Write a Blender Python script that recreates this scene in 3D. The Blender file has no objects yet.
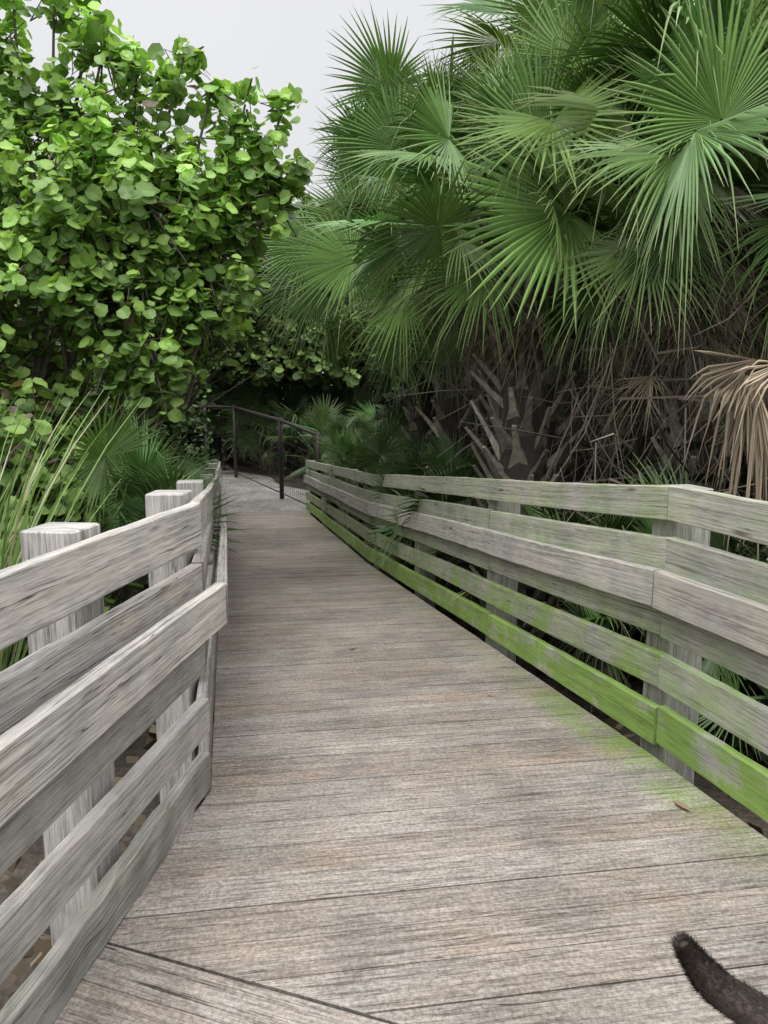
import bpy, math, random
import numpy as np
from mathutils import Vector, Matrix
random.seed(7)
rng = np.random.default_rng(7)
scene = bpy.context.scene
col = scene.collection
scene.view_settings.view_transform = 'Standard'
scene.view_settings.look = 'None'
scene.view_settings.exposure = 0

# ------------------------------------------------------------------ helpers
class Acc:
    def __init__(s):
        s.v=[];s.q=[];s.t=[];s.c=[];s.n=0
        s.g=[]
    def add(s, v, q=None, t=None, c=(1,1,1), g=None):
        v=np.asarray(v,float).reshape(-1,3)
        s.v.append(v)
        if q is not None and len(q): s.q.append(np.asarray(q,int).reshape(-1,4)+s.n)
        if t is not None and len(t): s.t.append(np.asarray(t,int).reshape(-1,3)+s.n)
        c=np.asarray(c,float)
        if c.ndim==1: c=np.tile(c,(len(v),1))
        s.c.append(c)
        s.g.append(np.zeros((len(v),3)) if g is None else np.asarray(g,float))
        s.n+=len(v)
    def mesh(s,name,mat,smooth=False,origin=(0,0,0)):
        me=bpy.data.meshes.new(name)
        V=np.concatenate(s.v)-np.asarray(origin,float)
        Q=np.concatenate(s.q) if s.q else np.zeros((0,4),int)
        T=np.concatenate(s.t) if s.t else np.zeros((0,3),int)
        me.vertices.add(len(V)); me.vertices.foreach_set('co',V.ravel().astype(np.float32))
        nl=Q.size+T.size; me.loops.add(nl)
        me.loops.foreach_set('vertex_index',np.concatenate([Q.ravel(),T.ravel()]).astype(np.int32))
        npol=len(Q)+len(T); me.polygons.add(npol)
        st=np.concatenate([np.arange(len(Q))*4, len(Q)*4+np.arange(len(T))*3]).astype(np.int32)
        me.polygons.foreach_set('loop_start',st)
        me.polygons.foreach_set('use_smooth',np.full(npol,bool(smooth)))
        me.update(calc_edges=True); me.validate()
        C=np.concatenate(s.c)
        a=me.attributes.new('col','FLOAT_VECTOR','POINT'); a.data.foreach_set('vector',C.ravel().astype(np.float32))
        G=np.concatenate(s.g)
        a=me.attributes.new('gr','FLOAT_VECTOR','POINT'); a.data.foreach_set('vector',G.ravel().astype(np.float32))
        me.materials.append(mat)
        return me
def obj(name,me,loc=(0,0,0),parent=None,label=None,category=None,kind=None,group=None):
    o=bpy.data.objects.new(name,me); col.objects.link(o); o.location=loc
    if parent is not None:
        o.parent=parent
        o.location=Vector(loc)-parent.location
    if label:o['label']=label
    if category:o['category']=category
    if kind:o['kind']=kind
    if group:o['group']=group
    return o
def nrm(v):
    v=np.asarray(v,float); return v/ (np.linalg.norm(v)+1e-9)
def tube(acc,pts,rad,sides=6,c=(1,1,1),cap=False):
    pts=np.asarray(pts,float); n=len(pts); rad=np.broadcast_to(np.asarray(rad,float),(n,))
    tan=np.gradient(pts,axis=0); V=[]
    ref=np.array([0,0,1.0]) if abs(nrm(tan.mean(0))[2])<.85 else np.array([1.0,0,0])
    a=np.arange(sides)*2*math.pi/sides
    for i in range(n):
        t=nrm(tan[i]); u=nrm(np.cross(ref,t)); w=np.cross(t,u)
        V.append(pts[i]+rad[i]*(np.cos(a)[:,None]*u+np.sin(a)[:,None]*w))
    V=np.concatenate(V); q=[]
    for i in range(n-1):
        for j in range(sides):
            k=(j+1)%sides
            q.append((i*sides+j,i*sides+k,(i+1)*sides+k,(i+1)*sides+j))
    L=np.concatenate([[0],np.cumsum(np.linalg.norm(np.diff(pts,axis=0),axis=1))])
    g=np.zeros((n*sides,3)); g[:,0]=np.repeat(L,sides); g[:,1]=np.tile(np.arange(sides)*.06,n)
    acc.add(V,q=q,c=c,g=g)

# ------------------------------------------------------------------ node materials
def newmat(name):
    m=bpy.data.materials.new(name); m.use_nodes=True
    nt=m.node_tree
    for n in list(nt.nodes): nt.nodes.remove(n)
    return m,nt
class N:
    def __init__(s,nt): s.nt=nt
    def n(s,t,**kw):
        x=s.nt.nodes.new(t)
        for k,v in kw.items(): setattr(x,k,v)
        return x
    def l(s,a,b): s.nt.links.new(a,b)
    def math(s,op,a,b=None,clamp=False):
        x=s.n('ShaderNodeMath',operation=op); x.use_clamp=clamp
        for i,v in enumerate((a,b)):
            if v is None: continue
            if isinstance(v,(int,float)): x.inputs[i].default_value=v
            else: s.l(v,x.inputs[i])
        return x.outputs[0]
    def vmul(s,a,v):
        x=s.n('ShaderNodeVectorMath',operation='MULTIPLY'); s.l(a,x.inputs[0])
        if isinstance(v,tuple): x.inputs[1].default_value=v
        else: s.l(v,x.inputs[1])
        return x.outputs[0]
    def noise(s,vec,scale=1,detail=4,rough=.5,dist=0):
        x=s.n('ShaderNodeTexNoise'); s.l(vec,x.inputs['Vector'])
        x.inputs['Scale'].default_value=scale;x.inputs['Detail'].default_value=detail
        x.inputs['Roughness'].default_value=rough;x.inputs['Distortion'].default_value=dist
        return x.outputs['Fac']
    def ramp(s,f,stops):
        x=s.n('ShaderNodeValToRGB'); s.l(f,x.inputs[0]); e=x.color_ramp.elements
        while len(e)<len(stops): e.new(.5)
        for i,(p,c) in enumerate(stops):
            e[i].position=p
            e[i].color=(c,c,c,1) if isinstance(c,(int,float)) else (*c,1)
        return x.outputs[0]
    def mix(s,f,a,b,mode='MIX'):
        x=s.n('ShaderNodeMix',data_type='RGBA',blend_type=mode)
        for i,v in ((0,f),(6,a),(7,b)):
            if isinstance(v,(int,float)): x.inputs[i].default_value=v
            elif isinstance(v,tuple): x.inputs[i].default_value=(*v,1)
            else: s.l(v,x.inputs[i])
        return x.outputs[2]
    def attr(s,name,out='Vector'):
        x=s.n('ShaderNodeAttribute'); x.attribute_name=name; return x.outputs[out]
    def sep(s,v):
        x=s.n('ShaderNodeSeparateXYZ'); s.l(v,x.inputs[0]); return x.outputs

def wood_mat(name,dark,mid,light,warm,deck=False):
    m,nt=newmat(name); b=N(nt)
    g=b.attr('gr'); c=b.attr('col'); cs=b.sep(c)   # col: tone, moss, warmth
    tc=b.n('ShaderNodeNewGeometry').outputs['Position']
    grain=b.noise(b.vmul(g,(3.2 if deck else 1.6,85,13)),1,4,.62,.5)
    fine=b.noise(b.vmul(g,(12,300,13)),1,2,.7,.1)
    broad=b.noise(b.vmul(g,(.8,9,5)),1,3,.6,.5)
    patch=b.noise(tc,3.2,5,.7,.3)
    mix1=b.math('ADD',b.math('MULTIPLY',grain,.42),b.math('MULTIPLY',broad,.14 if deck else .18))
    mix1=b.math('ADD',mix1,b.math('MULTIPLY',fine,.44 if deck else .40))
    base=b.ramp(mix1,[(.39,dark),(.475,mid),(.60,light)])
    wf=b.math('MULTIPLY',b.ramp(b.math('ADD',b.math('MULTIPLY',broad,.35),b.math('MULTIPLY',patch,.65)),[(.40,0.),(.60,1.)]),cs[2],True)
    base=b.mix(wf,base,b.mix(1.0,base,warm,'MULTIPLY'))
    cr=b.noise(b.vmul(g,(.8,55,31)),1,2,.45,1.0)
    crk=b.ramp(cr,[(.487,1.),(.5,.08),(.513,1.)])
    gate=b.ramp(b.noise(b.vmul(g,(1.1,9,9)),1,1,.5),[(.48,1.),(.58,0.)])
    crk=b.mix(gate,crk,(1,1,1))
    base=b.mix(.9,base,crk,'MULTIPLY')
    vo=b.n('ShaderNodeTexVoronoi'); b.l(b.vmul(g,(2.1,11,17)),vo.inputs['Vector']); vo.inputs['Scale'].default_value=1
    kn=b.ramp(vo.outputs['Distance'],[(.05,.28),(.075,.55),(.13,1.)])
    base=b.mix(.35 if deck else .9,base,kn,'MULTIPLY')
    gr=b.ramp(patch,[(.35,.80 if deck else .74),(.6,1.06)])
    base=b.mix(1.,base,gr,'MULTIPLY')
    if deck:
        gp=b.noise(tc,75,4,.8); sp=b.ramp(gp,[(.40,.68),(.6,1.22)])
        base=b.mix(1.,base,sp,'MULTIPLY')
        bl=b.ramp(b.noise(tc,1.3,5,.65,.4),[(.38,(.88,.85,.82)),(.62,(1.1,1.1,1.1))])
        base=b.mix(1.,base,bl,'MULTIPLY')
    tone=b.n('ShaderNodeCombineXYZ')
    for i in range(3): b.l(cs[0],tone.inputs[i])
    base=b.mix(1.,base,tone.outputs[0],'MULTIPLY')
    mn=b.math('ADD',b.math('MULTIPLY',b.noise(tc,5,6,.7),.8),b.math('MULTIPLY',grain,.2))
    mm=b.math('MULTIPLY',b.ramp(mn,[(.38,0.),(.60,.85)]),cs[1],True)
    mcol=b.mix(1.,base,(.66,1.05,.32),'MULTIPLY')
    mcol=b.mix(.42,mcol,(.16,.255,.055))
    base=b.mix(mm,base,mcol)
    p=b.n('ShaderNodeBsdfPrincipled'); b.l(base,p.inputs['Base Color'])
    p.inputs['Roughness'].default_value=.85; p.inputs['Specular IOR Level'].default_value=.2
    bp=b.n('ShaderNodeBump'); bp.inputs['Strength'].default_value=.6; bp.inputs['Distance'].default_value=.004
    hh=b.math('ADD',grain,b.math('MULTIPLY',b.sep(crk)[0],.5))
    b.l(hh,bp.inputs['Height']); b.l(bp.outputs[0],p.inputs['Normal'])
    o=b.n('ShaderNodeOutputMaterial'); b.l(p.outputs[0],o.inputs[0])
    return m
W_RAIL=wood_mat('weathered_rail_wood',(.225,.212,.197),(.40,.387,.367),(.59,.578,.555),(.88,.81,.73))
W_DECK=wood_mat('weathered_deck_wood',(.135,.117,.102),(.27,.245,.220),(.385,.363,.34),(.97,.84,.73),True)

def leaf_mat(name,trans=.3,rough=.45,spec=.4):
    m,nt=newmat(name); b=N(nt)
    c=b.attr('col')
    p=b.n('ShaderNodeBsdfPrincipled'); b.l(c,p.inputs['Base Color'])
    p.inputs['Roughness'].default_value=rough; p.inputs['Specular IOR Level'].default_value=spec
    o=b.n('ShaderNodeOutputMaterial')
    if trans<=0:
        b.l(p.outputs[0],o.inputs[0]); return m
    t=b.n('ShaderNodeBsdfTranslucent')
    b.l(b.vmul(c,(1.5,1.6,.7)),t.inputs[0])
    ms=b.n('ShaderNodeMixShader'); ms.inputs[0].default_value=trans
    b.l(p.outputs[0],ms.inputs[1]); b.l(t.outputs[0],ms.inputs[2])
    b.l(ms.outputs[0],o.inputs[0])
    return m
M_LEAF=leaf_mat('broad_leaf',.28,.42,.4)
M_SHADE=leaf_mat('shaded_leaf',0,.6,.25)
M_FAN=leaf_mat('palm_leaf',.12,.42,.35)
M_DRY=leaf_mat('dry_leaf',0,.85,.1)
def bark_mat(name):
    m,nt=newmat(name); b=N(nt)
    c=b.attr('col'); g=b.attr('gr'); tc=b.n('ShaderNodeNewGeometry').outputs['Position']
    n1=b.noise(tc,18,4,.7); n2=b.noise(b.vmul(g,(4,50,3)),1,3,.6)
    cc=b.mix(1.,c,b.ramp(b.math('ADD',b.math('MULTIPLY',n1,.5),b.math('MULTIPLY',n2,.5)),[(.35,.4),(.65,1.35)]),'MULTIPLY')
    p=b.n('ShaderNodeBsdfPrincipled'); b.l(cc,p.inputs['Base Color']); p.inputs['Roughness'].default_value=.9
    o=b.n('ShaderNodeOutputMaterial'); b.l(p.outputs[0],o.inputs[0]); return m
M_BARK=bark_mat('bark')
def ground_mat(name,a,bb,cc_,sc):
    m,nt=newmat(name); b=N(nt)
    tc=b.n('ShaderNodeNewGeometry').outputs['Position']
    c=b.ramp(b.noise(tc,1.3,6,.7),[(.35,a),(.5,bb),(.68,cc_)])
    vo=b.n('ShaderNodeTexVoronoi'); b.l(tc,vo.inputs['Vector']); vo.inputs['Scale'].default_value=sc
    c=b.mix(.6,c,b.ramp(b.sep(vo.outputs['Color'])[0],[(0.,.45),(1.,1.3)]),'MULTIPLY')
    p=b.n('ShaderNodeBsdfPrincipled'); b.l(c,p.inputs['Base Color']); p.inputs['Roughness'].default_value=.95
    bp=b.n('ShaderNodeBump'); bp.inputs['Strength'].default_value=1; bp.inputs['Distance'].default_value=.02
    b.l(vo.outputs['Distance'],bp.inputs['Height']); b.l(bp.outputs[0],p.inputs['Normal'])
    o=b.n('ShaderNodeOutputMaterial'); b.l(p.outputs[0],o.inputs[0]); return m
M_GROUND=ground_mat('leaf_litter_soil',(.025,.02,.015),(.06,.047,.035),(.11,.09,.07),28)
M_GRAVEL=ground_mat('shell_gravel',(.17,.16,.14),(.29,.27,.245),(.40,.38,.35),22)
def plain_mat(name,c,r=.6,metal=0,nscale=30):
    m,nt=newmat(name); b=N(nt)
    tc=b.n('ShaderNodeNewGeometry').outputs['Position']
    cc=b.mix(1.,c,b.ramp(b.noise(tc,nscale,5,.7),[(.3,.55),(.7,1.4)]),'MULTIPLY')
    p=b.n('ShaderNodeBsdfPrincipled'); b.l(cc,p.inputs['Base Color']); p.inputs['Roughness'].default_value=r; p.inputs['Metallic'].default_value=metal
    o=b.n('ShaderNodeOutputMaterial'); b.l(p.outputs[0],o.inputs[0]); return m
M_FENCE=plain_mat('dark_brown_fence_paint',(.022,.014,.012))

# ------------------------------------------------------------------ layout (metres)
EYE=1.433
def deckz(y):
    if y<2.67: return 0.
    if y<8.63: return -.0937*(y-2.67)
    if y<15.5: return -.558-.059*(y-8.63)
    return -.963
L1=np.array([-.638,2.54]);R1=np.array([1.089,2.80])
def lx(y):
    if y<2.54: return -.638+.131*(y-2.54)
    if y<15.5: return -.638-.2155*(y-2.54)
    return -3.43-.43*(y-15.5)
def rx(y):
    if y<2.8: return 1.089-.28*(y-2.8)
    if y<15.5: return 1.089-.2155*(y-2.8)
    return -1.65-.43*(y-15.5)

# ------------------------------------------------------------------ ground
def groundz(x,y):
    z=np.vectorize(deckz)(y)
    t=np.clip((y-14.2)/1.8,0,1); t=t*t*(3-2*t)
    z=z-.42*(1-t)-.05*t
    z=z+.05*np.sin(x*1.3+y*.7)*(1-t)*.8+.04*np.sin(x*3.1-y*2.3)*(1-t)
    far=np.clip((y-26)/60,0,1); return z+far*.3
xs=np.concatenate([[-400,-150,-60,-30],np.linspace(-14,14,90),[30,60,150,400]])
ys=np.concatenate([[-200,-60,-20,-8],np.linspace(-3,32,110),[45,80,160,400,900]])
X,Y=np.meshgrid(xs,ys); Z=groundz(X,Y)
a=Acc(); nx=len(xs); ny=len(ys)
q=[(j*nx+i,j*nx+i+1,(j+1)*nx+i+1,(j+1)*nx+i) for j in range(ny-1) for i in range(nx-1)]
a.add(np.stack([X,Y,Z],-1).reshape(-1,3),q=q)
obj('ground',a.mesh('ground',M_GROUND,True),kind='structure')
a=Acc(); gv=[];nr=34;nc=12
for j in range(nr+1):
    y=15.5+j*(30-15.5)/nr
    cv=-.03*max(0,y-20)**1.6
    x0=lx(y)-.1+cv
    x1=rx(y)+min(1.1,.25+.5*(y-15.5))+.18*math.sin(y*1.7+1)+cv
    for i in range(nc+1):
        x=x0+(x1-x0)*i/nc; gv.append((x,y,float(groundz(np.array(x),np.array(y)))+.03))
q=[(j*(nc+1)+i,j*(nc+1)+i+1,(j+1)*(nc+1)+i+1,(j+1)*(nc+1)+i) for j in range(nr) for i in range(nc)]
a.add(gv,q=q); obj('gravel_path',a.mesh('gravel_path',M_GRAVEL,True),kind='structure')

# ------------------------------------------------------------------ deck
def clip(poly,p,n):
    out=[]
    for i in range(len(poly)):
        A=poly[i];B=poly[(i+1)%len(poly)]
        da=np.dot(A-p,n);db=np.dot(B-p,n)
        if da>=0: out.append(A)
        if (da>=0)!=(db>=0): out.append(A+(B-A)*da/(da-db))
    return out
deck=Acc()
def prism(poly,zf,th,u,w,rid,tone,mossf,warm,jit):
    n=len(poly); P=np.array(poly)
    top=np.array([[p[0],p[1],zf(p)+jit] for p in P]); bot=top-np.array([0,0,th])
    gx=P@u; gy=P@w
    tri=[(0,i,i+1) for i in range(1,n-1)]
    g=np.stack([gx,gy,np.full(n,rid)],1)
    cm=np.array([[tone,mossf(p),warm] for p in P])
    deck.add(top,t=tri,g=g,c=cm)
    V=np.concatenate([top,bot]); q=[(i,n+i,n+(i+1)%n,(i+1)%n) for i in range(n)]
    deck.add(V,q=q,g=np.concatenate([g,g+[0,.04,0]]),c=np.concatenate([cm,cm])*np.array([.7,1,1]))
def fill(poly,u,zf,mossf,pw=.14):
    u=nrm(u); w=np.array([-u[1],u[0]])
    poly=[np.array(p,float) for p in poly]
    a_=np.array(poly)@w
    s=a_.min()+ -.03
    while s<a_.max():
        wd=pw*random.uniform(.98,1.02)
        gap=random.choice([.0014,.0022,.0035,.005])
        strip=clip(poly,w*(s+gap/2),w)
        if len(strip)>2: strip=clip(strip,w*(s+wd-gap/2),-w)
        if len(strip)>2:
            al=np.array(strip)@u
            tn=random.uniform(.93,1.06); rid=random.uniform(0,50); j=random.uniform(-.0012,.0012); wm=random.uniform(.2,.9)
            segs=[al.min()-1]+[v for v in np.linspace(al.min(),al.max(),15)[1:-1]]+[al.max()+1]
            for i in range(14):
                pc=clip(strip,u*segs[i],u)
                if len(pc)>2: pc=clip(pc,u*segs[i+1],-u)
                if len(pc)>2: prism(pc,zf,.038,u,w,rid,tn,mossf,wm,j)
        s+=wd
S0=np.array([-.74,1.768]); sd=nrm([.724,-.248])
for yy in np.linspace(2,0,400):
    if abs((S0+sd*((rx(yy)-S0[0])/sd[0]))[1]-yy)<.006: S1=np.array([rx(yy)+.03,yy]);break
def moss_near(p):
    d=rx(p[1])-p[0]
    return float(np.clip(1.4-d/.16,0,1)*np.clip(1.4-abs(p[1]-2.95)/.85,0,1)*1.3)+ (.25 if (p[1]>3 and d<.2) else 0)
zf0=lambda p:0.
sg=np.array([0,.005])
fill([S0+sg,L1,R1,S1+sg],R1-L1,zf0,moss_near)
fill([np.array([-1.03,-.6]),S0-sg,S1-sg,np.array([rx(-.6),-.6])],sd,zf0,moss_near)
u0=nrm(R1-L1)
def ramp(LA,RA,LB,RB,za,zb):
    d=nrm((LB+RB)/2-(LA+RA)/2); ln=np.linalg.norm((LB+RB)/2-(LA+RA)/2)
    u=RA-LA
    w=np.array([-nrm(u)[1],nrm(u)[0]]); den=np.dot(d,w)
    zf=lambda p: za+(zb-za)*float(np.dot(p-LA,w)/den/ln)
    fill([LA,LB,RB,RA],u,zf,moss_near)
L2=np.array([lx(8.5),8.5]);R2=R1+(L2-L1)
L3=np.array([lx(15.4),15.4]);R3=R2+(L3-L2)
ramp(L1,R1,L2,R2,0,-.558)
ramp(L2,R2,L3,R3,-.558,-.963)
def beam(acc,A,B,za,zb,w,h,c=(.5,0,.3)):
    A=np.array(A);B=np.array(B); d=nrm(B-A); n=np.array([-d[1],d[0]])*w/2
    V=[]
    for P,z in((A,za),(B,zb)):
        for sx,sz in((-1,0),(1,0),(1,-1),(-1,-1)):
            p=P+n*sx; V.append((p[0],p[1],z+sz*h))
    acc.add(V,q=[(0,1,5,4),(1,2,6,5),(2,3,7,6),(3,0,4,7),(0,3,2,1),(4,5,6,7)],c=c,g=np.array([[0,0,0],[0,.04,0],[0,.2,0],[0,.24,0],[5,0,0],[5,.04,0],[5,.2,0],[5,.24,0]]))
for off in(.03,.87,1.70):
    o2=u0*off
    beam(deck,L1+o2,L2+o2,-.045,-.603,.045,.2)
    beam(deck,L2+o2,L3+o2,-.603,-1.008,.045,.2)
beam(deck,[lx(-.6)+.04,-.6],L1+[.04,0],-.045,-.045,.045,.2); beam(deck,[rx(-.6)-.04,-.6],R1-[.04,0],-.045,-.045,.045,.2)
obj('boardwalk',deck.mesh('boardwalk',W_DECK),kind='structure')

# ------------------------------------------------------------------ railing
def board_mesh(A,B,z0a,z1a,z0b,z1b,n_out,o0,o1,tone,moss,warm,warp=.004):
    acc=Acc(); A=np.array(A,float);B=np.array(B,float); n=np.array([n_out[0],n_out[1]])
    Ln=np.linalg.norm(B-A); ns=max(4,int(Ln/.08)); ch=.004
    ph=random.uniform(0,6.28); rid=random.uniform(0,60); V=[];G=[];C=[]
    jr=.0013 if warp<.006 else .007
    for i in range(ns+1):
        t=i/ns; P=A+(B-A)*t; z0=z0a+(z0b-z0a)*t; z1=z1a+(z1b-z1a)*t
        z0+=warp*math.sin(ph+t*Ln*1.9)+random.uniform(-jr,jr); z1+=warp*math.sin(ph+.6+t*Ln*1.7)+random.uniform(-jr,jr)
        ow=warp*.8*math.sin(ph*2+t*Ln*1.3)
        h=z1-z0; th=o1-o0
        sec=[(o0,z0+ch),(o0,z0+h*.5),(o0,z1-ch),(o0+ch,z1),(o1-ch,z1),(o1,z1-ch),(o1,z0+ch),(o1-ch,z0),(o0+ch,z0)]
        gy=[ch,h*.5,h-ch,h,h+th,h+th+ch,2*h+th,2*h+th*1.5,0]
        for k,(o_,z_) in enumerate(sec):
            tn=tone*(random.uniform(.6,1.15) if warp>.006 else 1)
            p=P+n*(o_+ow); V.append((p[0],p[1],z_)); G.append((t*Ln,gy[k],rid)); C.append((tn,moss*(1.25 if k in(3,4,0) else .85),warm))
    m=9;q=[]
    for i in range(ns):
        for k in range(m):
            k2=(k+1)%m; q.append((i*m+k,i*m+k2,(i+1)*m+k2,(i+1)*m+k))
    acc.add(V,q=q,c=C,g=G)
    for base,f in((0,1),(ns*m,-1)):
        vv=[V[base+k] for k in range(9)]; cc=np.mean(vv,0)
        g=[(v[2]*1.0,k*.01,rid) for k,v in enumerate(vv)]
        tr=[(k,(k+1)%9,9)[::f] for k in range(9)]
        acc.add(vv+[tuple(cc)],t=tr,c=[(tone*.75,moss,warm)]*10,g=g+[(0,.07,rid)])
    return acc,(A+B)/2,(z0a+z1a)/2
def add_board(parent,*args,**kw):
    acc,mid,z=board_mesh(*args,**kw); org=(mid[0],mid[1],z)
    o=obj('rail_board',acc.mesh('rail_board',W_RAIL,origin=org),loc=org,parent=parent); return o
def add_post(parent,x,y,z0,z1,w,ang,tone=1.,moss=0.,lean=(0,0)):
    acc=Acc(); ns=8; V=[];G=[];C=[]; rid=random.uniform(0,60); c_=.008; h=w/2
    sec=[(-h+c_,-h),(0,-h),(h-c_,-h),(h,-h+c_),(h,h-c_),(h-c_,h),(-h+c_,h),(-h,h-c_),(-h,-h+c_)]
    m=len(sec)
    for i in range(ns+2):
        t=min(i/ns,1); z=z0+(z1-z0)*t; s=1.
        if i==ns+1: s=.95
        if i==ns: z-=.004
        if i==ns+1: z=z1
        for k,(sx,sy) in enumerate(sec):
            sx*=s;sy*=s
            r=random.uniform(-.0012,.0012)
            X_=math.cos(ang)*sx-math.sin(ang)*sy; Y_=math.sin(ang)*sx+math.cos(ang)*sy
            V.append((x+X_+r+lean[0]*t,y+Y_+lean[1]*t,z)); G.append((z,k*.06,rid)); C.append((tone,moss,.3))
    q=[(i*m+k,i*m+(k+1)%m,(i+1)*m+(k+1)%m,(i+1)*m+k) for i in range(ns+1) for k in range(m)]
    acc.add(V,q=q,c=C,g=G)
    top=V[-m:]; cc=np.mean(top,0)
    acc.add(top+[tuple(cc+np.array([0,0,.004]))],t=[(k,(k+1)%m,m) for k in range(m)],c=[(tone*.9,moss,.3)]*(m+1),g=[(p[0],p[1],rid) for p in top]+[(cc[0],cc[1],rid)])
    return obj('post',acc.mesh('post',W_RAIL,origin=(x,y,z0)),loc=(x,y,z0),parent=parent)
def railing(side,label,nodes,boards,proud,postpos,near_tone,mosses):
    e=bpy.data.objects.new('wooden_railing',None); col.objects.link(e)
    e.location=(nodes[1][0],nodes[1][1],0); e['label']=label; e['category']='railing'
    bpy.context.view_layer.update()
    for s in range(len(nodes)-1):
        A=np.array(nodes[s]);B=np.array(nodes[s+1]); d=nrm(B[:2]-A[:2]); n=np.array([d[1],-d[0]])
        if side<0: n=-n
        for bi,(z0,z1) in enumerate(boards):
            if bi==2: o0,o1=proud
            else: o0,o1=random.uniform(-.002,.002),.040
            wp=.010 if (side<0 and bi==5 and s==0) else .004
            Ln=np.linalg.norm(B[:2]-A[:2]); cuts=[0,1]
            if Ln>5.5: cuts=[0,(.33 if bi%2 else .66),1]
            for ci in range(len(cuts)-1):
                t0,t1=cuts[ci],cuts[ci+1]
                P=A+(B-A)*t0; Q=A+(B-A)*t1
                g=.002/ max(Ln,.1)
                P2=P+(B-A)*g; Q2=Q-(B-A)*g
                ja,jb=random.uniform(-.006,.006),random.uniform(-.006,.006)
                tone=near_tone(s,bi)*random.uniform(.92,1.08)
                add_board(e,P2[:2],Q2[:2],P[2]+z0+ja,P[2]+z1+ja,Q[2]+z0+jb,Q[2]+z1+jb,n,o0,o1,tone,mosses(s,bi),random.uniform(.3,1.),warp=wp)
    for (x,y,z0,z1,w,ang,tone,moss,lean) in postpos:
        add_post(e,x,y,z0,z1,w,ang,tone,moss,lean)
    return e
BR=[(.965,1.10),(.757,.895),(.628,.778),(.503,.640),(.283,.427),(.055,.212)]
BL=[(.915,1.068),(.752,.862),(.632,.780),(.460,.600),(.225,.352),(.012,.148)]
rn=[(rx(-.8),-.8,0),(1.089,2.80,0),(rx(8.55),8.55,-.552),(rx(15.5),15.5,-.963)]
ln_=[(lx(-.8),-.8,0),(-.638,2.54,0),(lx(8.45),8.45,-.545),(lx(15.4),15.4,-.96)]
ang=math.atan(.2155)
rp=[]
for k,y in enumerate([2.93,4.82,6.70,8.60,10.6,12.9,15.2]):
    z=deckz(y); rp.append((rx(y)+.135,y,z-.6,z+(1.112 if k<1 else 1.085)+random.uniform(-.01,.012),.165,ang,random.uniform(.8,1.),.3,(random.uniform(-.01,.01),0)))
rp.append((rx(.9)+.135,.9,-.6,1.11,.165,.27,.9,.1,(0,0)))
lp=[(-.865,1.95,-.65,1.09,.15,-.1,1.05,.0,(0.0,0)),(-.82,2.80,-.65,1.075,.145,.0,1.02,.0,(0,0)),(-.90,.2,-.65,1.09,.15,-.1,.95,0,(0,0))]
for y in [4.35,6.3,8.3,10.5,12.9,15.2]:
    z=deckz(y); lp.append((lx(y)-.12,y,z-.6,z+1.10,.15,ang,random.uniform(.85,1),.1,(0,0)))
def tR(s,b): return [1.08,.9,1.03,.75,.85,.92][b]*(1. if s==0 else (.96 if s==1 else .8))
def mR(s,b): return [.4,.4,.1,.5,.8,1.8][b]*(1. if s==0 else 1.35)
def tL(s,b): return [1.1,1.0,1.08,.68,1.0,.74][b]*(1. if s==0 else .85)
def mL(s,b): return [0,0,0,.05,.0,.1][b]
railing(1,'weathered grey plank railing with green mossy lower boards',rn,BR,(-.045,-.003),rp,tR,mR)
railing(-1,'weathered grey wooden plank railing with bleached split boards',ln_,BL,(-.085,-.045),lp,tL,mL)

# ------------------------------------------------------------------ dark fence at path end
def fence():
    P=[(-1.33,14.9,.74),(-2.45,17.6,.95),(-4.5,22.4,1.2),(-5.35,22.3,1.22),(-6.6,22.1,1.22)]
    e=bpy.data.objects.new('metal_fence',None); col.objects.link(e); e.location=(P[1][0],P[1][1],-.95)
    e['label']='dark brown pipe fence with sloping top rail beside path'; e['category']='fence'
    bpy.context.view_layer.update()
    for p in P:
        a=Acc(); tube(a,[(p[0],p[1],-1.4),(p[0],p[1],0),(p[0],p[1],p[2]),(p[0],p[1],p[2]+.01)],[.055,.055,.055,.01],10)
        obj('post',a.mesh('post',M_FENCE,True,origin=(p[0],p[1],-1.4)),loc=(p[0],p[1],-1.4),parent=e)
    for A,B in zip(P[:-1],P[1:]):
        a=Acc(); dz=-.06; tube(a,[(A[0],A[1],A[2]+dz),((A[0]+B[0])/2,(A[1]+B[1])/2,(A[2]+B[2])/2+dz),(B[0],B[1],B[2]+dz)],.04,8)
        obj('top_rail',a.mesh('top_rail',M_FENCE,True,origin=(A[0],A[1],A[2])),loc=(A[0],A[1],A[2]),parent=e)
        a=Acc(); A=np.array(A);B=np.array(B); n=int(np.linalg.norm((B-A)[:2])/.16); zb=-.85
        for i in range(1,n):
            t=i/n; p=A+(B-A)*t; tube(a,[(p[0],p[1],zb),(p[0],p[1],0),(p[0],p[1],p[2]-.06)],.003,3)
        for f in np.linspace(0,1,9):
            tube(a,[(A[0],A[1],zb+(A[2]-.1-zb)*f),tuple((A+B)[:2]/2)+(zb+((A[2]+B[2])/2-.1-zb)*f,),(B[0],B[1],zb+(B[2]-.1-zb)*f)],.003 if f>0 else .02,3)
        obj('wire_mesh',a.mesh('wire_mesh',M_FENCE,False,origin=tuple(A)),loc=tuple(A),parent=e)
fence()

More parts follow.
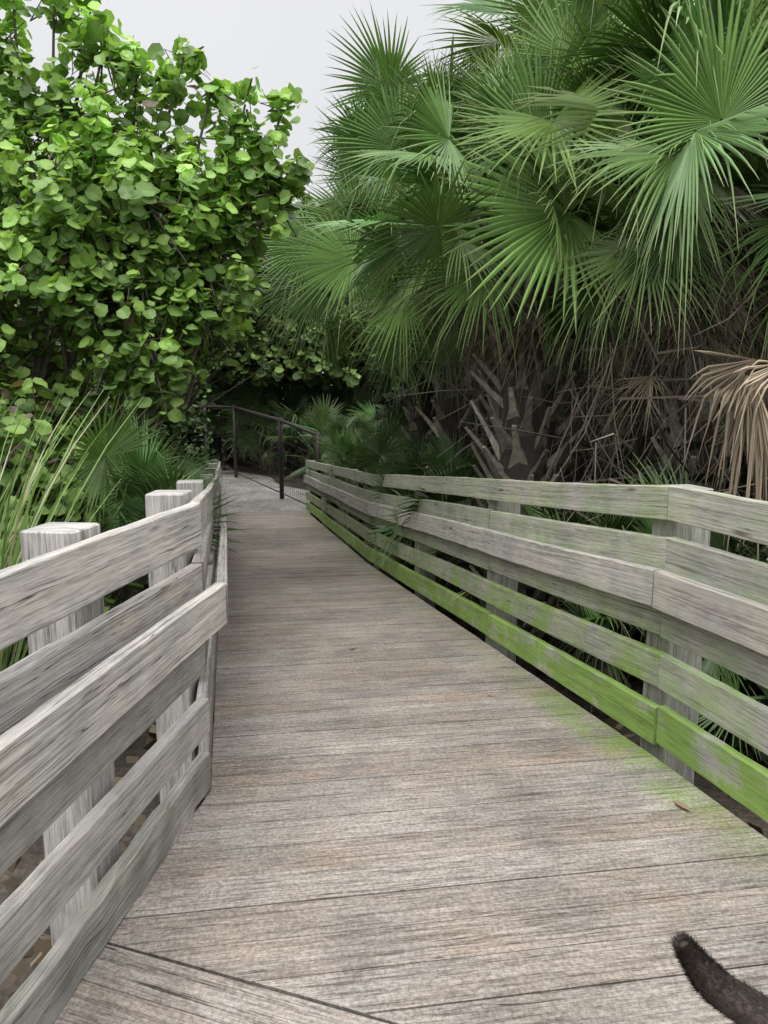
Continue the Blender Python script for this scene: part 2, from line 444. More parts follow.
# ------------------------------------------------------------------ palms
def fan(acc,base,dirv,normal,L,nseg=42,spread=2.2,grav=.25,curve=.15,cup=.1,split=.5,colr=(.08,.16,.05),tipc=(.33,.35,.17),r=None,messy=.03,keep=1.,hang=0.):
    r=r or rng
    X=nrm(dirv); Zv=np.asarray(normal,float); Zv=nrm(Zv-X*np.dot(Zv,X)); Yv=np.cross(Zv,X)
    st=np.array([.015,.16,split,split+.18,.80,.92,1.0]); S=len(st)
    an=np.linspace(-spread,spread,nseg); dth=an[1]-an[0]
    ts=np.abs(an)/spread
    Ls=L*(1-.22*ts**2)*r.uniform(.86,1.05,nseg)
    R=st[None]*Ls[:,None]
    hw=R*math.tan(dth/2)*1.02
    hs=hw[:,2:3]
    f=np.clip((st-split)/(1-split),0,1)
    hw=np.where(st[None]>split,hs*(1-f[None])**.85*1.0,hw); hw[:,-1]=.0006
    ja=r.normal(0,messy,nseg)
    A=an[:,None]+ja[:,None]*np.clip(st-split*.8,0,1)[None]*2
    cx=R*np.cos(A);cy=R*np.sin(A)
    px=-np.sin(A);py=np.cos(A)
    foldz=hw*.9
    cz=-curve*(st[None]**2)*L*np.clip(np.cos(A),-.2,1)+cup*np.abs(np.sin(A))*R
    lanes=[]
    for sgn in(-1,0,1):
        lanes.append(np.stack([cx+sgn*px*hw,cy+sgn*py*hw,cz+(foldz if sgn==0 else 0)],-1))
    P=np.stack(lanes,2)
    Wd=base+P[...,0:1]*X+P[...,1:2]*Yv+P[...,2:3]*Zv
    gs=grav*r.uniform(.1,1.9,nseg)**1.5*L
    if hang>0: gs=gs+(r.random(nseg)<hang)*L*r.uniform(.5,1.3,nseg)
    f2=np.clip(st-.5,0,1)[None]**2*gs[:,None]*2.6
    Wd[...,2]-=f2[...,None]
    cb=np.asarray(colr)*r.uniform(.72,1.28,(nseg,1))
    C=np.repeat(np.repeat(cb[:,None,None,:],S,1),3,2)
    tipf=np.clip((st-.7)/.3,0,1)**1.3
    tr=r.random(nseg)
    F=(tipf[None]*tr[:,None])[...,None,None]
    C=C*(1-F)+np.asarray(tipc)*F
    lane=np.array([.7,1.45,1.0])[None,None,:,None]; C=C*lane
    idx=np.arange(nseg*S*3).reshape(nseg,S,3)
    k=r.random(nseg)<keep
    idk=idx[k]
    q=[np.stack([idk[:,:-1,l],idk[:,:-1,l+1],idk[:,1:,l+1],idk[:,1:,l]],-1).reshape(-1,4) for l in(0,1)]
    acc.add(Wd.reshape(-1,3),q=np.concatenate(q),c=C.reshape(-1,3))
def petiole(acc,A,B,sag,c,w=.014):
    A=np.array(A);B=np.array(B); t=np.linspace(0,1,6)[:,None]
    P=A+(B-A)*t; P[:,2]+=(np.sin(t[:,0]*math.pi))*sag
    tube(acc,P,np.linspace(w*1.6,w*.7,6),4,c)
def palm(x,y,zg,zc,n,Lf,seed,label,green=(.075,.15,.05),dead=26,hero=(),trunk_r=.17,boots=70,emax=86,emin=-32,group=None,name='palm_tree',cat='palm tree',clear=0,deadz=.9):
    r=np.random.default_rng(seed)
    e=bpy.data.objects.new(name,None); col.objects.link(e); e.location=(x,y,zg); e['label']=label; e['category']=cat
    if group:e['group']=group
    bpy.context.view_layer.update()
    heart=np.array([x,y,zc]); org=(x,y,zg)
    cr=Acc(); dr=Acc()
    for i in range(n):
        fr=(i+.5)/n
        az=i*2.39996+r.normal(0,.2); el=math.radians(emax+(emin-emax)*fr**.9+r.normal(0,9))
        pl=Lf*r.uniform(.7,1.8)*(1-.25*(fr<.15))
        d0=np.array([math.cos(el)*math.cos(az),math.cos(el)*math.sin(az),math.sin(el)])
        H=heart+d0*pl-np.array([0,0,.12*pl*math.cos(el)])+np.array([0,0,-.15*fr])
        e2=el-math.radians(r.uniform(-15,42))
        d1=np.array([math.cos(e2)*math.cos(az),math.cos(e2)*math.sin(az),math.sin(e2)])
        d1=nrm(d1+r.normal(0,.28,3))
        up=np.array([-math.sin(e2)*math.cos(az),-math.sin(e2)*math.sin(az),math.cos(e2)])
        side=np.cross(up,d1); nn=up+side*r.normal(0,1.2)
        tip=H+d1*Lf
        if (tip[0]<rx(tip[1])-.1 if x>rx(y) else tip[0]>lx(tip[1])-.05) and tip[2]<deckz(tip[1])+2.15: continue
        if math.hypot(*(H[:2]))<1.3: continue
        g=np.asarray(green)*r.uniform(.6,1.4)*np.array([r.uniform(.85,1.2),1,r.uniform(.8,1.15)])
        petiole(cr,heart+d0*.08-np.array([0,0,.25*fr]),H,.05*pl,tuple(np.asarray(green)*1.3))
        fan(cr,H,d1,nn,Lf*r.uniform(.72,1.12),int(r.integers(38,52)),r.uniform(1.5,2.3),r.uniform(.0,.2),r.uniform(.0,.22),r.uniform(-.4,.3),r.uniform(.34,.5),g,r=r,messy=.04,hang=r.choice([0,.04,.15]))
    for (hb,hd,hn,hl,hc,sp) in hero:
        hb=np.array(hb); petiole(cr,heart,hb,.1,tuple(np.asarray(green)*1.3))
        low=hd[2]<-.3
        fan(cr,hb,hd,hn,hl,50,sp,.15 if low else .04,.06,.05,.42 if low else .52,hc,r=r,hang=.15 if low else .03)
    obj('crown',cr.mesh('crown',M_FAN,origin=org),loc=org,parent=e)
    ht=zc-zg
    for i in range(dead):
        az=r.uniform(0,6.283); zz=zc+.05-r.uniform(0,min(deadz,ht*.5)); el=math.radians(r.uniform(-75,-5))
        pl=r.uniform(.35,.95)*Lf
        d0=np.array([math.cos(el)*math.cos(az),math.cos(el)*math.sin(az),math.sin(el)])
        A=np.array([x,y,zz]); H=A+d0*pl
        if H[0]<rx(H[1])+.12 and x>rx(y): continue
        Ld=Lf*r.uniform(.5,1.0)
        if clear and H[2]-Ld<clear: Ld=max(.3,H[2]-clear+r.uniform(-.25,.15))
        d1=nrm(d0*.4+np.array([r.normal(0,.3),r.normal(0,.2),-1])); nn=np.array([math.cos(az),math.sin(az),.2])
        bc=np.array([.13,.114,.092])*r.uniform(.3,1.8)*np.array([1,r.uniform(.9,1.02),r.uniform(.8,1)])
        petiole(dr,A,H,.03,tuple(bc*1.3),.011)
        fan(dr,H,d1,nn,Ld,int(r.integers(28,42)),r.uniform(.5,1.4),.35,.0,r.uniform(-.7,.7),r.uniform(.12,.32),bc,tuple(bc*1.2),r=r,messy=.2,keep=.8)
    if dead: obj('dead_fronds',dr.mesh('dead_fronds',M_DRY,origin=org),loc=org,parent=e,label='grey-brown dried hanging fan leaves')
    tr=Acc(); zt=np.linspace(zg-.3,zc,10)
    tube(tr,[(x+.03*math.sin(z*2),y+.03*math.cos(z*1.7),z) for z in zt],[trunk_r*(1.1-.02*i) for i in range(10)],12,(.05,.04,.033))
    for i in range(boots):
        az=i*2.39996+r.normal(0,.1); z=zg+.15+(ht-.25)*i/boots
        d=np.array([math.cos(az)*.62,math.sin(az)*.62,.78]); d=nrm(d+r.normal(0,.08,3)); A=np.array([x+math.cos(az)*trunk_r*.7,y+math.sin(az)*trunk_r*.7,z])
        ln=r.uniform(.24,.42)*trunk_r/.17; t_=np.array([-math.sin(az),math.cos(az),0]); o_=nrm(np.cross(t_,d))
        V=[]
        for k,(s,w,th) in enumerate(((0,.085,.03),(.45,.030,.018),(1,.016,.010))):
            c=A+d*ln*s
            for a1,b1 in((-1,-1),(1,-1),(1,1),(-1,1)): V.append(c+t_*w*a1+o_*th*b1)
        q=[(k*4+j,k*4+(j+1)%4,(k+1)*4+(j+1)%4,(k+1)*4+j) for k in(0,1) for j in range(4)]+[(8,9,10,11)]
        bc=np.array([.29,.26,.21])*r.uniform(.35,1.35)
        tr.add(V,q=q,c=bc,g=np.array([[v[2],0.02*k,i] for k,v in enumerate(V)]))
    obj('trunk',tr.mesh('trunk',M_BARK,origin=org),loc=org,parent=e)
    return e
gz=lambda x,y: float(groundz(np.array(float(x)),np.array(float(y))))
G1=(.10,.185,.052);BRT=(.17,.30,.08);DG=(.08,.145,.045)
palm(1.08,5.7,gz(1.08,5.7),2.65,62,.68,11,'sabal palm with broad green fans and boot-covered trunk',G1,80,
  hero=[((1.13,4.75,2.56),(-1,.05,.05),(-.1,-1,.35),.84,BRT,2.45),
        ((.72,5.4,2.32),(-.85,-.1,-.45),(-.1,-.9,.5),.68,(.15,.26,.075),1.8),
        ((1.35,4.8,2.15),(.1,-.15,-1),(.1,-1,.1),.56,DG,1.4),
        ((1.0,5.0,3.05),(-.35,-.1,1),(-.1,-1,-.1),.72,G1,1.9)],boots=130,trunk_r=.22,clear=1.5,emin=-30)
palm(2.05,4.95,gz(2.05,4.95),2.95,70,.68,12,'tall sabal palm with dense overlapping fan leaves',G1,130,
  hero=[((1.75,4.1,2.85),(-.35,-.2,.95),(-.2,-1,.2),.68,(.13,.23,.062),1.9),
        ((1.62,4.3,2.4),(-.15,-.2,-1),(0,-1,.1),.58,DG,1.5),((2.25,4.2,2.4),(.15,-.3,-1),(0,-1,.1),.62,G1,1.6),
        ((2.2,3.8,2.95),(.8,-.2,.3),(-.3,-1,.3),.66,(.14,.24,.065),2.0)],emin=-30,deadz=1.3)
palm(3.35,5.0,gz(3.35,5),2.9,50,.72,13,'sabal palm leaning its green fans over the railing',G1,100,emin=-30,deadz=1.5)
palm(.72,7.8,gz(.72,7.8),3.5,66,.70,14,'tall fan palm with spiky upright leaves',G1,60,
  hero=[((.15,7.3,3.72),(-.75,-.1,.6),(-.1,-1,.2),.8,G1,2.1),((-.3,7.3,2.72),(-1,-.1,-.15),(-.1,-.9,.5),.78,(.12,.21,.058),2.0),
        ((-.25,7.6,3.1),(-1,0,.35),(-.1,-1,.3),.72,(.11,.195,.055),1.9),((.2,7.0,2.35),(-.9,0,-.5),(-.1,-.9,.5),.72,(.15,.26,.07),1.9),
        ((-.75,7.9,2.95),(-1,-.1,.1),(-.1,-1,.4),.7,G1,2.0),((-.65,7.7,2.5),(-.9,0,-.4),(-.1,-1,.4),.7,DG,1.9),
        ((-.9,8.2,2.65),(-1,0,-.1),(-.1,-1,.4),.65,DG,2.0),
        ((.15,7.8,2.0),(-.5,0,-.8),(0,-1,.3),.6,DG,1.6),((.55,6.9,2.05),(-.2,0,-1),(0,-1,.2),.6,DG,1.5)],emin=-42)
palm(.5,10.2,gz(.5,10.2),3.2,48,.8,15,'fan palm with drooping lower leaves',G1,24,emin=-45)
palm(2.0,7.6,gz(2,7.6),4.2,46,.75,16,'tall fan palm above the thicket',G1,50)
palm(3.6,7.4,gz(3.6,7.4),4.2,40,.8,17,'tall fan palm above the thicket',G1,50)
palm(2.9,10.5,gz(2.9,10.5),4.6,26,.9,18,'tall fan palm above the thicket',G1,16)
DK=(.055,.11,.033)
small=[(.25,9.3,.95),(-.1,11.2,1.2),(-.4,13.0,1.2),(-.7,14.6,1.2),(.4,12.2,1.6),(1.95,4.35,.35),(.80,6.9,1.0),(2.6,3.6,.4),
       (-1.72,5.3,.86),(-3.6,8.2,.5),(-3.9,11.3,.3),(-4.5,13.4,.6),(-5.6,17.5,.6),(-.6,19.5,1.2),(.6,22,1.2),(-2.6,25,1.6),(-4.2,25.5,1.6),(-1.0,24,1.6),(-7.2,24.5,.8),(-3.1,4.9,.0),(1.5,5.0,.6),(-1.0,17.2,1.2),(.35,8.2,1.0),(-1.9,21.5,.8),(-3.3,24,1.3),(-5.3,24.6,1.5)]
for i,(x,y,h) in enumerate(small):
    palm(x,y,gz(x,y)-.02,gz(x,y)+.35+h*.6,22 if i==8 else 18,.58 if y<20 else 1.0,100+i,'low dark green palmetto with stiff fan leaves',(.09,.17,.048) if (i==8) else DK,0 if i%3 else 5,trunk_r=.06,boots=8,emin=5,group='palmettos beside the boardwalk',name='palmetto',cat='palmetto')
pp=palm(2.1,3.75,gz(2.1,3.75),1.25,3,.3,301,'dried palmetto with tan dead fan beside the railing',(.17,.135,.09),0,
  hero=[],trunk_r=.07,boots=20,name='palmetto',cat='palmetto',emin=40)
df=Acc(); rr=np.random.default_rng(5)
for k in range(9):
    fan(df,np.array([1.80+rr.normal(0,.07),3.55+rr.normal(0,.04),1.60-.015*k]),(-.9+.2*k+rr.normal(0,.25),-.1+rr.normal(0,.2),-.1-.12*k),(-.2+rr.normal(0,.5),-1,.35),.40*rr.uniform(.6,1.15),11,.40,1.1,.15,rr.uniform(-.7,.9),.75,np.array([.33,.265,.19])*rr.uniform(.4,1.2),(.36,.30,.22),r=rr,messy=.1)
petiole(df,(2.1,3.75,1.4),(1.78,3.5,1.60),.08,(.15,.12,.09),.013)
obj('dead_fronds',df.mesh('dead_fronds',M_DRY,origin=tuple(pp.location)),loc=tuple(pp.location),parent=pp)

# ------------------------------------------------------------------ sea grape trees
def leaves_round(acc,P,nrmv,size,colors,r):
    n=len(P); k=8
    up=nrmv/np.linalg.norm(nrmv,axis=1,keepdims=True)
    ref=r.normal(size=(n,3)); u=np.cross(up,ref); u/=np.linalg.norm(u,axis=1,keepdims=True); w=np.cross(up,u)
    a=np.linspace(0,2*math.pi,k,endpoint=False)
    rad=np.ones(k); rad[0]=.75
    ring=P[:,None]+size[:,None,None]*rad[None,:,None]*(np.cos(a)[None,:,None]*u[:,None]+ .92*np.sin(a)[None,:,None]*w[:,None])
    ring+=up[:,None]*(size[:,None]*(.22*np.sin(a)[None]**2+.06*r.normal(size=(n,k))))[...,None]
    V=np.concatenate([P[:,None],ring],1)
    idx=(np.arange(n)*(k+1))[:,None]
    t=np.stack([np.stack([idx[:,0],idx[:,0]+1+j,idx[:,0]+1+(j+1)%k],-1) for j in range(k)],1).reshape(-1,3)
    C=np.repeat(colors[:,None],k+1,1); C[:,0]*=1.25
    acc.add(V.reshape(-1,3),t=t,c=C.reshape(-1,3))
def seagrape(x,y,base,blobs,tw,seed,label,lsize=.078,bright=1.,mat=None,gap=0.,reds=False):
    r=np.random.default_rng(seed); zg=gz(x,y); org=(x,y,zg)
    e=bpy.data.objects.new('sea_grape_tree',None); col.objects.link(e); e.location=org; e['label']=label; e['category']='tree'
    bpy.context.view_layer.update()
    wd=Acc(); cr=Acc(); bc=(.17,.145,.12)
    stems=[]
    for s in range(base):
        a0=r.uniform(0,6.28); A=np.array([x+.15*math.cos(a0),y+.15*math.sin(a0),zg-.2])
        B=np.array([x+.5*math.cos(a0),y+.4*math.sin(a0),zg+1.1+.3*s]); M=(A+B)/2+r.normal(0,.08,3)
        tube(wd,[A,(A+M)/2,M,(B+M)/2+r.normal(0,.03,3),B],[.075,.065,.055,.05,.04],8,bc); stems.append(B)
    for (bx,by,bz,br) in blobs:
        C0=np.array([bx,by,bz]); S=min(stems,key=lambda p:np.linalg.norm(p-C0))
        m1=S+(C0-S)*.35+r.normal(0,.12,3)+np.array([0,.2,-.1]); m2=S+(C0-S)*.7+r.normal(0,.08,3)+np.array([0,.1,-.05])
        tube(wd,[S,m1,m2,C0],[.032,.02,.015,.008],6,bc)
        nt=max(5,int(tw*(br/.7)**2))
        dirs=r.normal(size=(nt,3)); dirs/=np.linalg.norm(dirs,axis=1,keepdims=True)
        rad=br*r.uniform(.3,1.25,nt)**.55*(1+.42*np.sin(dirs[:,0]*6+dirs[:,2]*8+bx*3)*np.cos(dirs[:,1]*5+bz))
        T=C0+dirs*rad[:,None]
        k=np.array([(p[0]<(lx(p[1])-gap if p[2]<2.0 else 99)) for p in T],bool); T=T[k]
        for tpt in T:
            d=nrm((tpt-C0)*.6+np.array([0,0,.75*br])+r.normal(0,.12,3)); st=tpt-d*min(r.uniform(.25,.45),max(br,.2))
            if r.random()<.7: tube(wd,[C0+(st-C0)*.2,st,tpt],[.009,.007,.004],3,bc)
            nl=int(r.integers(8,15)); tt=r.uniform(0,1,nl)**.6
            side=r.normal(size=(nl,3)); side-=np.outer(side@d,d); side/=np.linalg.norm(side,axis=1,keepdims=True)
            P=st+(tpt-st)*tt[:,None]+side*lsize*r.uniform(.7,1.5,nl)[:,None]
            nn=side*.4+np.array([0,-.3,.55])+d*.5+r.normal(0,.45,(nl,3))
            sz=lsize*r.uniform(.5,1.3,nl)*(1.1-.35*tt)
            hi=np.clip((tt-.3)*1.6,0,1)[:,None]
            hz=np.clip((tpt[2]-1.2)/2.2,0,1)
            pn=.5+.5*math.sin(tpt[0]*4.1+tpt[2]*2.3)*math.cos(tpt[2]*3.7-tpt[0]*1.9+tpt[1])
            clump=(.72+.55*pn*r.uniform(.6,1.3))*(.85+.4*hz)  # clump tone, plus top light painted in: higher leaves lighter, lower darker
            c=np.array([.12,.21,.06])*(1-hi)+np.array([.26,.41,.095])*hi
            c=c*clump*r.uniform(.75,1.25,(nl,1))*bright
            pr=.012
            if reds and tpt[0]<-2.1 and 1.3<tpt[2]<2.6: pr=.10
            red=r.random(nl)<pr; c[red]=np.array([.17,.12,.09])*r.uniform(.7,1.3)
            leaves_round(cr,P,nn,sz,c,r)
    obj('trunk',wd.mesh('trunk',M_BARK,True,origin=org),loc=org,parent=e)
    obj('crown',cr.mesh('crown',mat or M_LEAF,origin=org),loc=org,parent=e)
B1=[(-2.35,6,3.6,.45),(-2.1,6,4.0,.28),(-2.45,6,4.3,.2),(-1.8,6,3.4,.38),(-1.45,6.1,3.15,.38),(-1.2,6.1,3.4,.22),(-1.02,6.1,3.1,.28),(-.9,6.0,3.4,.16),(-.85,6.1,2.95,.22),(-2.9,6,3.5,.5),(-2.25,5.7,2.9,.55),(-1.4,6.2,2.65,.42),
    (-1.62,6,3.78,.13),(-1.85,6,3.92,.14),(-1.3,6,3.72,.11),(-1.05,6,3.62,.10),(-.76,6,3.58,.09),(-.68,6,3.2,.11),(-2.15,6,4.42,.12),(-2.75,6,4.45,.14),(-1.5,6,3.95,.08),
    (-1.75,5.7,2.85,.42),(-1.35,5.9,2.35,.38),(-1.15,6.2,2.85,.32),(-1.75,5.6,1.85,.4),(-2.3,5.5,2.5,.4),(-2.95,6,4.0,.3),(-3.5,6,4.0,.4),
    (-2.9,5.5,2.3,.6),(-2.05,5.8,2.15,.55),(-1.5,6.4,2.1,.42),(-2.6,5.8,1.4,.6),(-3.3,5.2,1.2,.75),(-3.5,6,2.7,.65),(-3.3,6,3.6,.42),(-3.3,5.4,.3,.7),(-2.6,5.3,.5,.5),
    (-2.35,4.9,.95,.42),(-2.65,4.5,1.35,.45),(-2.25,4.9,.5,.38),(-2.5,4.2,.6,.42),(-2.15,4.4,.35,.35)]
seagrape(-2.5,6.2,4,B1,125,21,'large sea grape tree with round bright green leaves',.060,reds=True)
B2=[(-2.3,9.3,2.5,.8),(-1.95,9.8,3.2,.65),(-1.7,9.8,3.7,.4),(-1.3,9.8,3.6,.42),(-.95,10,3.3,.5),(-.7,10,3.5,.4),(-1.4,9.9,2.9,.5),(-3,9.5,3.6,.9),(-3.1,9.8,1.3,.8),(-3.6,9.4,2.4,1.),(-4.3,9.8,3.8,1.),(-4.4,9.4,1.4,1.),(-3.6,9,.4,.9)]
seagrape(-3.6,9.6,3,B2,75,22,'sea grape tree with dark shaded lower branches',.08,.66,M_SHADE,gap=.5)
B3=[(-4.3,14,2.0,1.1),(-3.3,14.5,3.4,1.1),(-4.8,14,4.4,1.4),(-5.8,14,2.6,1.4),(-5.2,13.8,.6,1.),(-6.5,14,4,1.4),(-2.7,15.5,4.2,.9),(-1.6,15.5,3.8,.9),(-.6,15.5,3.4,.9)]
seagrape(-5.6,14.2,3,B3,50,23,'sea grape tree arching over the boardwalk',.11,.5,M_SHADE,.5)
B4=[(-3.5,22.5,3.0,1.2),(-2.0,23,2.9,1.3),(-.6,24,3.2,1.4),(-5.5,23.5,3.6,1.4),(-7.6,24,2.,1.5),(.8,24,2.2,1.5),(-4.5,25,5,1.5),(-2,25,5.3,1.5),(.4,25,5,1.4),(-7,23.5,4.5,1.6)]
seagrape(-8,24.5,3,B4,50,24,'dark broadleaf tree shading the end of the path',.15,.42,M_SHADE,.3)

# ------------------------------------------------------------------ thickets (stuff)
def cloud(name,boxes,n,size,c0,seed,mat=None,kind='stuff'):
    r=np.random.default_rng(seed); acc=Acc()
    for (x0,x1,y0,y1,z0,z1,w) in boxes:
        m=int(n*w); P=np.stack([r.uniform(x0,x1,m),r.uniform(y0,y1,m),z0+(z1-z0)*r.random(m)],1)
        cl=np.sin(P[:,0]*3.1+P[:,2]*2.3)+np.sin(P[:,1]*2.7-P[:,2]*3.3+P[:,0]*1.3)
        top=z1-.12*(z1-z0)*(1+np.sin(P[:,0]*2.2)*np.cos(P[:,0]*.9+P[:,1]))
        P=P[(cl>-1.3)&(P[:,2]<top)]; m=len(P)
        d=r.normal(size=(m,3)); d[:,2]*=.6; d/=np.linalg.norm(d,axis=1,keepdims=True)
        s=np.cross(d,r.normal(size=(m,3))); s/=np.linalg.norm(s,axis=1,keepdims=True)
        L=size*r.uniform(.6,1.4,m)[:,None]; W=L*.3
        V=np.stack([P-d*L*.5,P+s*W-d*L*.05,P+d*L*.5,P-s*W-d*L*.05],1).reshape(-1,3)
        q=np.arange(m*4).reshape(-1,4)
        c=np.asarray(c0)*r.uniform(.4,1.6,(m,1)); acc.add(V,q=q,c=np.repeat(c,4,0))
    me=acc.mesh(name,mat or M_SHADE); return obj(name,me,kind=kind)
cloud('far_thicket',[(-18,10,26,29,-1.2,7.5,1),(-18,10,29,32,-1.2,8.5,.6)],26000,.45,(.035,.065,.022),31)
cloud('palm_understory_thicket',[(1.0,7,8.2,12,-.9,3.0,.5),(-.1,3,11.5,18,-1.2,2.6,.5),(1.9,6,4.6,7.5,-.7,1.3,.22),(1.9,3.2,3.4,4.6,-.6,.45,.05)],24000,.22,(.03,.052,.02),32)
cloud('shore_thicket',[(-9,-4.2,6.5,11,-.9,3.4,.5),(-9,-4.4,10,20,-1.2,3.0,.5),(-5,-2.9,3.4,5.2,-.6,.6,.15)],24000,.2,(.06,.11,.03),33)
tw=Acc(); r=np.random.default_rng(40)
for i in range(2400):
    y=r.uniform(4.3,8.2); x=rx(y)+r.uniform(.6,3.4); z=r.uniform(.3,2.4)-.09*(y-3)
    d=nrm(np.array([r.normal(0,.45),r.normal(0,.3),-1])); L=r.uniform(.3,.9); A=np.array([x,y,z]); rd=.005
    if i%4==0: d=nrm(np.array([r.normal(0,1),r.normal(0,.5),r.normal(0,.55)])); rd=.008
    B=A+d*L; M=(A+B)/2+r.normal(0,.05,3)
    tube(tw,[A,M,B],[rd,rd*.8,.002],3,tuple(np.array([.17,.148,.12])*r.uniform(.3,1.7)))
obj('dead_twig_tangle',tw.mesh('dead_twig_tangle',M_DRY),kind='stuff')
cloud('leaf_litter',[(1.2,4.5,2,9,-.95,-.3,.35),(-3.5,-.8,.5,6,-.75,-.3,.35)],9000,.12,(.12,.095,.065),41,M_DRY)

# ------------------------------------------------------------------ grass clumps
def grass(x,y,zg,n,Lm,seed,label,lean=(.3,0),sp=.8):
    r=np.random.default_rng(seed); a=Acc()
    for i in range(n):
        az=r.uniform(0,6.28); s=r.uniform(.05,sp); L=Lm*r.uniform(.5,1.1)
        d=np.array([math.cos(az)*s+lean[0],math.sin(az)*s+lean[1],1.6]); d=nrm(d); h=nrm(np.array([d[0],d[1],0])); wv=np.array([-h[1],h[0],0])
        wv=nrm(wv+h*r.normal(0,.8))
        t=np.linspace(0,1,8); w=.010*(1-t**2)+.001
        P=np.array([x,y,zg])+np.array([r.normal(0,.1),r.normal(0,.1),0])+d*L*t[:,None]+(h*.15-np.array([0,0,.12]))*L*(t**2.6)[:,None]
        V=np.stack([P-wv*w[:,None],P+wv*w[:,None]],1).reshape(-1,3)
        q=[(2*k,2*k+1,2*k+3,2*k+2) for k in range(7)]
        c=np.array([.17,.27,.085])*r.uniform(.5,1.5) if r.random()>.15 else np.array([.42,.40,.26])
        a.add(V,q=q,c=c)
    org=(x,y,zg); obj('grass_clump',a.mesh('grass_clump',M_FAN,origin=org),loc=org,label=label,category='grass',group='tall grass beside the railing')
grass(-2.02,3.2,-.55,260,2.2,51,'tall dense clump of narrow green blades behind the railing',(-.03,0),.42)
grass(-1.85,4.5,-.6,40,1.0,53,'short green grass clump beside the railing post',(0,0))

# ------------------------------------------------------------------ fallen leaves on deck
for i,(x,y,s) in enumerate([(1.05,2.42,.04),(.55,3.6,.03),(-.2,4.6,.035),(.12,5.3,.03),(-.85,6.6,.04),(.75,2.9,.025)]):
    a=Acc(); r=np.random.default_rng(60+i); an=r.uniform(0,6.28); z=deckz(y)+.008
    pts=[(-1,0,.0),(-.4,.35,.12),(.3,.4,.15),(1,0,.05),(.3,-.4,.1),(-.4,-.35,.12)]
    V=[(x+s*(p[0]*math.cos(an)-p[1]*math.sin(an)),y+s*(p[0]*math.sin(an)+p[1]*math.cos(an)),z+p[2]*s) for p in pts]+[(x,y,z)]
    a.add(V,t=[(k,(k+1)%6,6) for k in range(6)],c=(.26,.19,.13))
    obj('fallen_leaf',a.mesh('fallen_leaf',M_DRY,origin=(x,y,z)),loc=(x,y,z),label='small curled tan dead leaf on the deck planks',category='leaf',group='dead leaves on the deck')

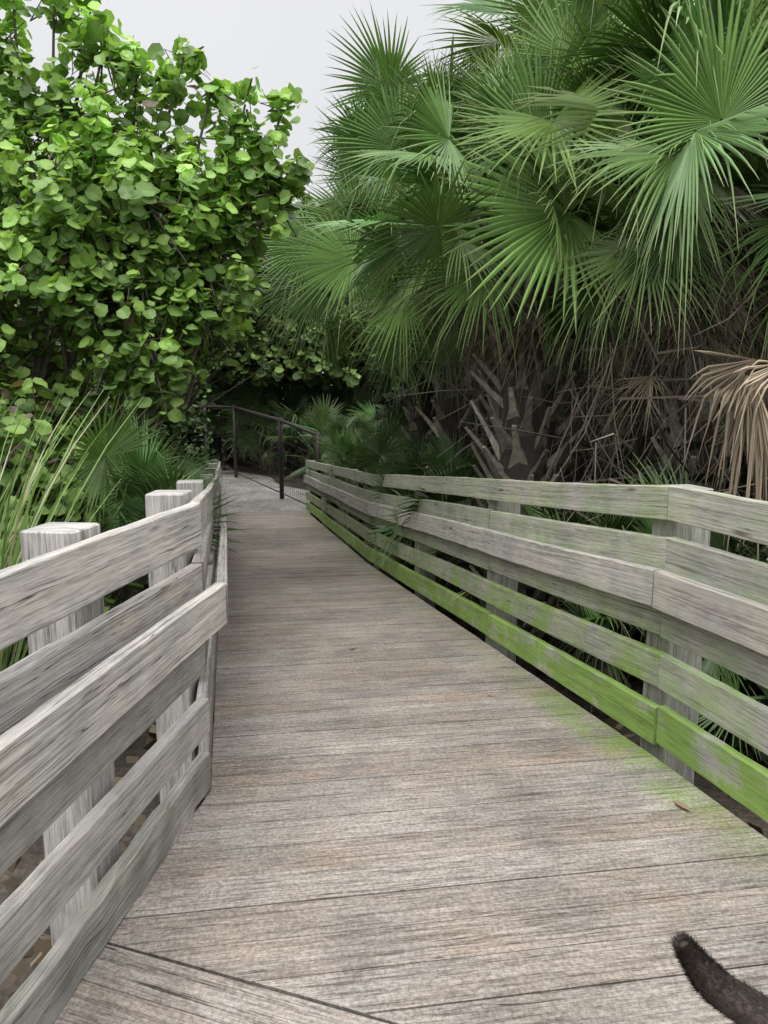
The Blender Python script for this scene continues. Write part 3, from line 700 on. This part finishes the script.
# ------------------------------------------------------------------ dog (only its tail reaches the view)
def dog():
    J=[]; ed=[]; rd=[]
    R0=np.array([.86,.87,.0])
    def j(p,r,par=None):
        J.append(tuple(np.array(p)-R0)); rd.append(r)
        if par is not None: ed.append((par,len(J)-1))
        return len(J)-1
    f=nrm([.62,-.78,0]); s=np.array([-f[1],f[0],0])
    P=lambda a,b,z: tuple(R0+f*a+s*b+np.array([0,0,z]))
    pel=j(P(.02,0,.40),(.085,.08)); b1=j(P(.18,0,.40),(.085,.085),pel); ch=j(P(.36,0,.39),(.10,.115),b1); sh=j(P(.46,0,.42),(.085,.095),ch)
    n1=j(P(.54,0,.51),(.06,.065),sh); hd=j(P(.60,0,.60),(.06,.06),n1); mz=j(P(.68,0,.58),(.038,.036),hd); ns=j(P(.76,0,.565),(.022,.02),mz)
    for sg in(-1,1):
        er=j(P(.585,sg*.05,.665),(.018,.018),hd); j(P(.60,sg*.075,.61),(.01,.014),er)
        th=j(P(.0,sg*.07,.33),(.06,.06),pel); kn=j(P(.06,sg*.085,.24),(.038,.038),th); hk=j(P(-.05,sg*.085,.14),(.02,.022),kn); pw=j(P(-.03,sg*.085,.03),(.018,.018),hk); j(P(.03,sg*.085,.018),(.022,.016),pw)
        ua=j(P(.42,sg*.07,.29),(.045,.045),ch); el=j(P(.38,sg*.08,.20),(.028,.028),ua); wr=j(P(.40,sg*.08,.10),(.019,.019),el); fp=j(P(.40,sg*.08,.03),(.018,.018),wr); j(P(.445,sg*.08,.018),(.022,.016),fp)
    t=[((.80,.95,.380),.052),((.740,1.02,.362),.047),((.700,1.075,.368),.042),((.662,1.10,.382),.036),((.628,1.12,.398),.037),((.596,1.13,.412),.033),((.568,1.136,.432),.034),((.546,1.14,.458),.027),((.527,1.14,.484),.021),((.512,1.14,.508),.013)]
    pr=pel
    for p,r_ in t: pr=j(p,(r_,r_*.9),pr)
    me=bpy.data.meshes.new('dog'); me.from_pydata(J,ed,[]); o=bpy.data.objects.new('dog',me); col.objects.link(o); o.location=tuple(R0)
    fur=plain_mat('dark_brown_fur',(.05,.037,.03),.8,0,120)
    me.materials.append(fur)
    m=o.modifiers.new('Skin','SKIN'); m.use_smooth_shade=True
    sv=me.skin_vertices[0].data
    for i,rr_ in enumerate(rd): sv[i].radius=rr_
    sv[0].use_root=True
    o.modifiers.new('Sub','SUBSURF').levels=2; o.modifiers['Sub'].render_levels=2
    o['label']='dark brown dog standing on deck with raised curved tail'; o['category']='dog'
    r=np.random.default_rng(77); a=Acc(); pts=np.array([p for p,_ in t]); rad=np.array([q for _,q in t])
    for i in range(10000):
        k=r.uniform(0,len(pts)-1.001); i0=int(k); fr=k-i0; c=pts[i0]*(1-fr)+pts[i0+1]*fr; R_=(rad[i0]*(1-fr)+rad[i0+1]*fr)*.82
        tn=nrm(pts[i0+1]-pts[i0]); v=r.normal(size=3); v=nrm(v-tn*np.dot(v,tn)); A=c+v*R_; L=r.uniform(.007,.018)
        d=nrm(v*.5+tn*.95+r.normal(0,.18,3)); w=nrm(np.cross(d,v))*.0009
        B=A+d*L; a.add([A-w,A+w,B],t=[(0,1,2)])
    obj('fur',a.mesh('fur',fur,False,origin=tuple(R0)),loc=tuple(R0),parent=o)
dog()

# ------------------------------------------------------------------ light
w=bpy.data.worlds.new('World'); scene.world=w; w.use_nodes=True
nt=w.node_tree; b=N(nt)
for n in list(nt.nodes): nt.nodes.remove(n)
sky=b.n('ShaderNodeTexSky'); sky.sky_type='NISHITA'; sky.sun_disc=False
sky.sun_elevation=math.radians(58); sky.sun_rotation=math.radians(200)
bg=b.n('ShaderNodeBackground'); bg.inputs[1].default_value=.1
tc=b.n('ShaderNodeTexCoord').outputs['Generated']; sz=b.sep(tc)[2]
gray=b.ramp(sz,[(0.,.245),(.44,.275),(.62,.72),(1.,1.)])
gray=b.mix(1.,gray,(33,33,33.8),'MULTIPLY')
cl=b.ramp(b.noise(tc,2.2,3,.5),[(.3,.93),(.7,1.0)])
gray=b.mix(1.,gray,cl,'MULTIPLY')
b.l(b.mix(.93,sky.outputs[0],gray),bg.inputs[0])
o=b.n('ShaderNodeOutputWorld'); b.l(bg.outputs[0],o.inputs[0])
sl=bpy.data.lights.new('sun','SUN'); sl.energy=1.5; sl.angle=math.radians(25); sl.color=(1,.97,.92)
so=bpy.data.objects.new('sun',sl); col.objects.link(so)
so.rotation_euler=(math.radians(32),0,math.radians(-20))
# ------------------------------------------------------------------ camera
cd=bpy.data.cameras.new('camera'); cam=bpy.data.objects.new('camera',cd); col.objects.link(cam); scene.camera=cam
cd.lens=26; cd.sensor_width=36; cd.clip_end=2000; cd.clip_start=.05
cam.location=(0,0,EYE); cam.rotation_euler=(math.radians(90-8.83),0,0)
